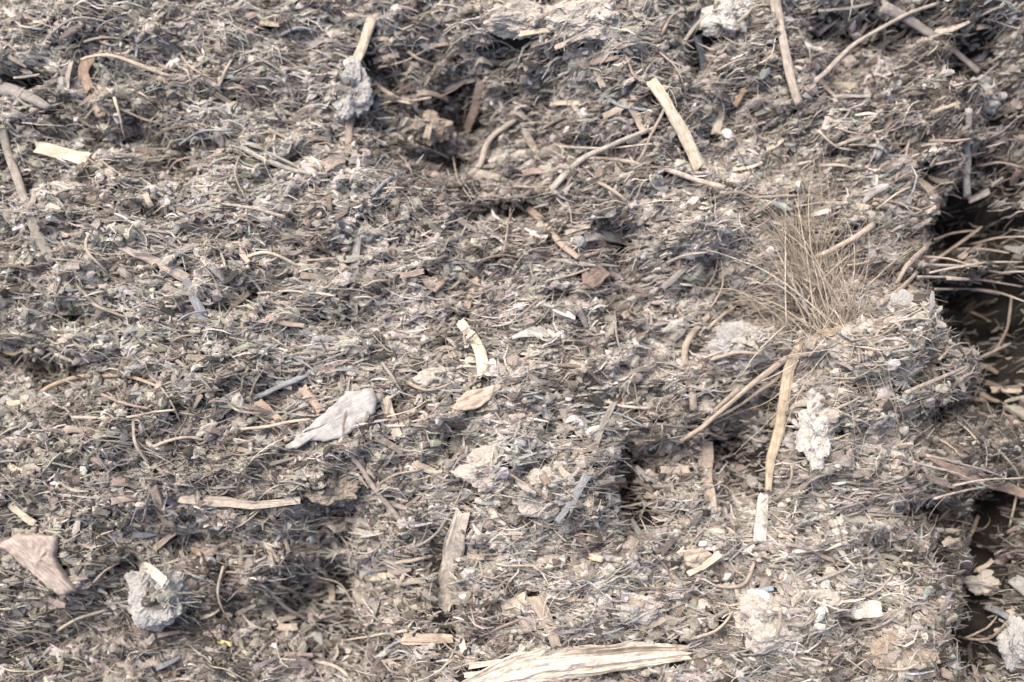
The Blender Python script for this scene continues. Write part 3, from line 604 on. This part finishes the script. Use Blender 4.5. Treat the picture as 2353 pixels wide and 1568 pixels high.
# ------------------------------------------------------------------ litter nobody could count
def to_uv(x, y):
    P = np.stack([x-CAM.x, y-CAM.y, np.full_like(x, -CAM.z)], 1) @ np.array(RM)
    k = cam_d.lens/36
    return (P[:, 0]/-P[:, 2]*k + .5)*FW, FH/2 - P[:, 1]/-P[:, 2]*k*FW
PAL = np.array([(.33,.285,.245), (.50,.465,.42), (.20,.155,.125), (.075,.062,.050), (.42,.36,.30), (.62,.545,.44), (.31,.33,.35), (.34,.33,.25), (.66,.65,.63)])
PW = np.array([.26, .19, .15, .08, .12, .04, .04, .05, .04])
# broad shade painted into the litter tints (positive) and paler areas (negative): (u, v, ru, rv, amount)
SHADE_TONE = [(2300,650,230,330,1.7),(2300,1300,180,350,1.5),(2200,150,280,200,1.1),(470,1400,420,200,1.4),(1060,260,190,230,1.2),(1180,480,260,80,.6),(1560,1060,200,180,.6),(180,300,200,160,.4),(300,1000,320,110,.5),
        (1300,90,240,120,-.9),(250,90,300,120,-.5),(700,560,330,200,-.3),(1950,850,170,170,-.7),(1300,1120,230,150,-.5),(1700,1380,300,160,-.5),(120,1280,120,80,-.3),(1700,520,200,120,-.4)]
def tints(x, y, R, dark=1.0):
    u, v = to_uv(x, y)
    n1 = vnoise(x*38, y*38, 51); n2 = vnoise(x*16+5, y*16, 52); n3 = vnoise(x*60, y*70, 53)
    W = np.tile(PW, (len(x), 1))
    W[:, 1] *= np.exp(1.1*n1); W[:, 8] *= np.exp(1.6*n1); W[:, 2] *= np.exp(-1.2*n1); W[:, 3] *= np.exp(-1.2*n1)*dark
    W[:, 4] *= np.exp(1.3*n3); W[:, 5] *= np.exp(1.3*n3)
    left = np.clip((900-u)/900, 0, 1); W[:, 7] *= 1 + 4*left; W[:, 4] *= 1 - .5*left
    W[:, 6] *= np.exp(1.8*n2)
    shade = np.zeros(len(x))
    for (du, dv, dr, ds, da) in SHADE_TONE:
        cx, cy = flat(du, dv); shade += da*np.exp(-((x-cx)/(dr*S))**2 - ((y-cy)/(ds*S))**2)
    shade = shade*(1 + .6*n2 + .4*n1)
    W[:, 3] *= np.exp(1.5*shade); W[:, 2] *= np.exp(1.0*shade); W[:, 1] *= np.exp(-1.2*shade); W[:, 8] *= np.exp(-1.5*shade); W[:, 5] *= np.exp(-1.0*shade)  # painted shade shifts the mix towards the darker litter colours
    for (cx, cy, rx, ry, H), c in zip(CLODS, cl):
        on = ((x-cx)/rx)**2 + ((y-cy)/ry)**2 < 1.1
        if c[5] == 'brown': continue
        W[on, 1] *= 4; W[on, 8] *= 3 if c[5] != 'grey' else 2; W[on, 3] *= .3; W[on, 2] *= .5; W[on, 6] *= 4 if c[5] == 'grey' else 1
    C = np.cumsum(W, 1); r = R.random(len(x))*C[:, -1]
    k = (C < r[:, None]).sum(1)
    P_ = PAL[k]; P_ = P_.mean(1, keepdims=True)*.5*np.array([1.02, 1, .975]) + P_*.5
    return P_*R.uniform(.70, 1.08, len(x))[:, None]*(1 + R.normal(0, .03, (len(x), 3)))
pit_c = [(flat(u, v), ru*S, rv*S, d) for (u, v, ru, rv, d) in PITS]
def cull(x, y, R, pitkeep=.3, takekeep=.11):
    keep = np.ones(len(x), bool); r = R.random(len(x)); r2 = R.random(len(x))
    pd = field(x, y, [p for p in PITS if p[2] < 200])
    keep &= ~((pd > .02) & (r > pitkeep + .5*np.clip((.045-pd)/.025, 0, 1)))
    on = np.zeros(len(x), bool)
    for (cx, cy, rx, ry, H) in CLODS: on |= ((x-cx)/rx)**2 + ((y-cy)/ry)**2 < .8
    keep &= ~(on & (R.random(len(x)) > .3))
    wh = np.zeros(len(x), bool)
    for (cx, cy, rx, ry, H), c in zip(CLODS, cl):
        if c[5] == 'white' or (c[5] == 'grey' and c[0] == 815) or (c[5] == 'pale' and c[1] < 130): wh |= ((x-cx)/rx)**2 + ((y-cy)/ry)**2 < 1.0
    keep &= ~(wh & (R.random(len(x)) > .3))
    cov = np.zeros(len(x), bool)
    order = np.argsort(x); xs = x[order]
    for (x0, y0, x1, y1, w_) in TAKEN:
        w_ = w_*.85 + .0005
        lo, hi = np.searchsorted(xs, [min(x0, x1)-w_, max(x0, x1)+w_]); id_ = order[lo:hi]
        if len(id_) == 0: continue
        px, py = x[id_]-x0, y[id_]-y0; dx, dy = x1-x0, y1-y0; l2 = dx*dx+dy*dy+1e-12
        t = np.clip((px*dx+py*dy)/l2, 0, 1)
        cov[id_[(px-t*dx)**2 + (py-t*dy)**2 < w_*w_]] = True
    keep &= ~(cov & (r2 > takekeep))
    return keep
def litter(name, n, box, Lr, Wr, thick, offr, pitch, bend, K=4, M=3, iso=.22, spread=.33, seed=1, mat=None, arch=.2, gain=1.0, pitkeep=.3, conf=.85, taper=.35):
    R = np.random.default_rng(seed)
    x = R.uniform(box[0], box[1], n); y = R.uniform(box[2], box[3], n)
    if len(box) > 4:
        inn = (np.abs(x) < box[4]) & (np.abs(y) < box[5]); x, y = x[~inn], y[~inn]
    k = cull(x, y, R, pitkeep); x, y = x[k], y[k]; n = len(x)
    u, v = to_uv(x, y)
    a = flow(u, v) + np.where(R.random(n) < iso, R.uniform(-1.57, 1.57, n), R.normal(0, spread, n))
    L = Lr[0] + (Lr[1]-Lr[0])*R.random(n)**1.8; W = R.uniform(*Wr, n)
    off = R.uniform(*offr, n); pt = R.normal(0, pitch, n); bd = R.normal(0, bend, n); ar = R.uniform(-.3, 1, n)*arch
    t = np.linspace(-.5, .5, K)
    s = t[None]*L[:, None]; lat = (4*t*t)[None]*(bd*L)[:, None]*.5
    px = x[:, None] + np.cos(a)[:, None]*s - np.sin(a)[:, None]*lat
    py = y[:, None] + np.sin(a)[:, None]*s + np.cos(a)[:, None]*lat
    z0 = hs(x, y)
    hz = hs(px.ravel(), py.ravel()).reshape(n, K)
    lim = .55*np.abs(s) + .001
    hz = z0[:, None] + np.clip(hz - z0[:, None], -lim, lim)
    z = conf*hz + (1-conf)*z0[:, None] + off[:, None] + pt[:, None]*s + (1-4*t*t)[None]*(ar*L)[:, None]*.25
    tp = 1 - (1-taper)*np.abs(2*t)**1.5
    ph = R.uniform(0, 6.28, n)[:, None, None] + (np.arange(M)/M*2*np.pi)[None, None, :]
    wl = (W[:, None]*tp[None])[:, :, None]*.5
    rr = 1 + R.uniform(-.25, .25, (n, K, M))
    la = np.cos(ph)*wl*rr; ve = np.sin(ph)*wl*thick*rr
    VX = px[:, :, None] - np.sin(a)[:, None, None]*la; VY = py[:, :, None] + np.cos(a)[:, None, None]*la; VZ = z[:, :, None] + ve
    V = np.stack([VX, VY, VZ], -1).reshape(-1, 3)
    base = (np.arange(n)*K*M)[:, None]
    q = np.array([(k_*M+i_, k_*M+(i_+1) % M, (k_+1)*M+(i_+1) % M, (k_+1)*M+i_) for k_ in range(K-1) for i_ in range(M)])
    Q = (base[:, :, None] + q[None]).reshape(-1, 4)
    tr = np.array([(0, i_+1, i_) for i_ in range(1, M-1)] + [((K-1)*M, (K-1)*M+i_, (K-1)*M+i_+1) for i_ in range(1, M-1)])
    T = (base[:, :, None] + tr[None]).reshape(-1, 3)
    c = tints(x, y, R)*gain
    c = np.repeat(c, K*M, axis=0)
    o = mesh_np(name, V, Q, T, mat, tint=np.clip(c, .004, .85))
    return tag(o, kind='stuff')
lm_ = litter_mat('litter')
FB = (-.50, .50, -.36, .37)
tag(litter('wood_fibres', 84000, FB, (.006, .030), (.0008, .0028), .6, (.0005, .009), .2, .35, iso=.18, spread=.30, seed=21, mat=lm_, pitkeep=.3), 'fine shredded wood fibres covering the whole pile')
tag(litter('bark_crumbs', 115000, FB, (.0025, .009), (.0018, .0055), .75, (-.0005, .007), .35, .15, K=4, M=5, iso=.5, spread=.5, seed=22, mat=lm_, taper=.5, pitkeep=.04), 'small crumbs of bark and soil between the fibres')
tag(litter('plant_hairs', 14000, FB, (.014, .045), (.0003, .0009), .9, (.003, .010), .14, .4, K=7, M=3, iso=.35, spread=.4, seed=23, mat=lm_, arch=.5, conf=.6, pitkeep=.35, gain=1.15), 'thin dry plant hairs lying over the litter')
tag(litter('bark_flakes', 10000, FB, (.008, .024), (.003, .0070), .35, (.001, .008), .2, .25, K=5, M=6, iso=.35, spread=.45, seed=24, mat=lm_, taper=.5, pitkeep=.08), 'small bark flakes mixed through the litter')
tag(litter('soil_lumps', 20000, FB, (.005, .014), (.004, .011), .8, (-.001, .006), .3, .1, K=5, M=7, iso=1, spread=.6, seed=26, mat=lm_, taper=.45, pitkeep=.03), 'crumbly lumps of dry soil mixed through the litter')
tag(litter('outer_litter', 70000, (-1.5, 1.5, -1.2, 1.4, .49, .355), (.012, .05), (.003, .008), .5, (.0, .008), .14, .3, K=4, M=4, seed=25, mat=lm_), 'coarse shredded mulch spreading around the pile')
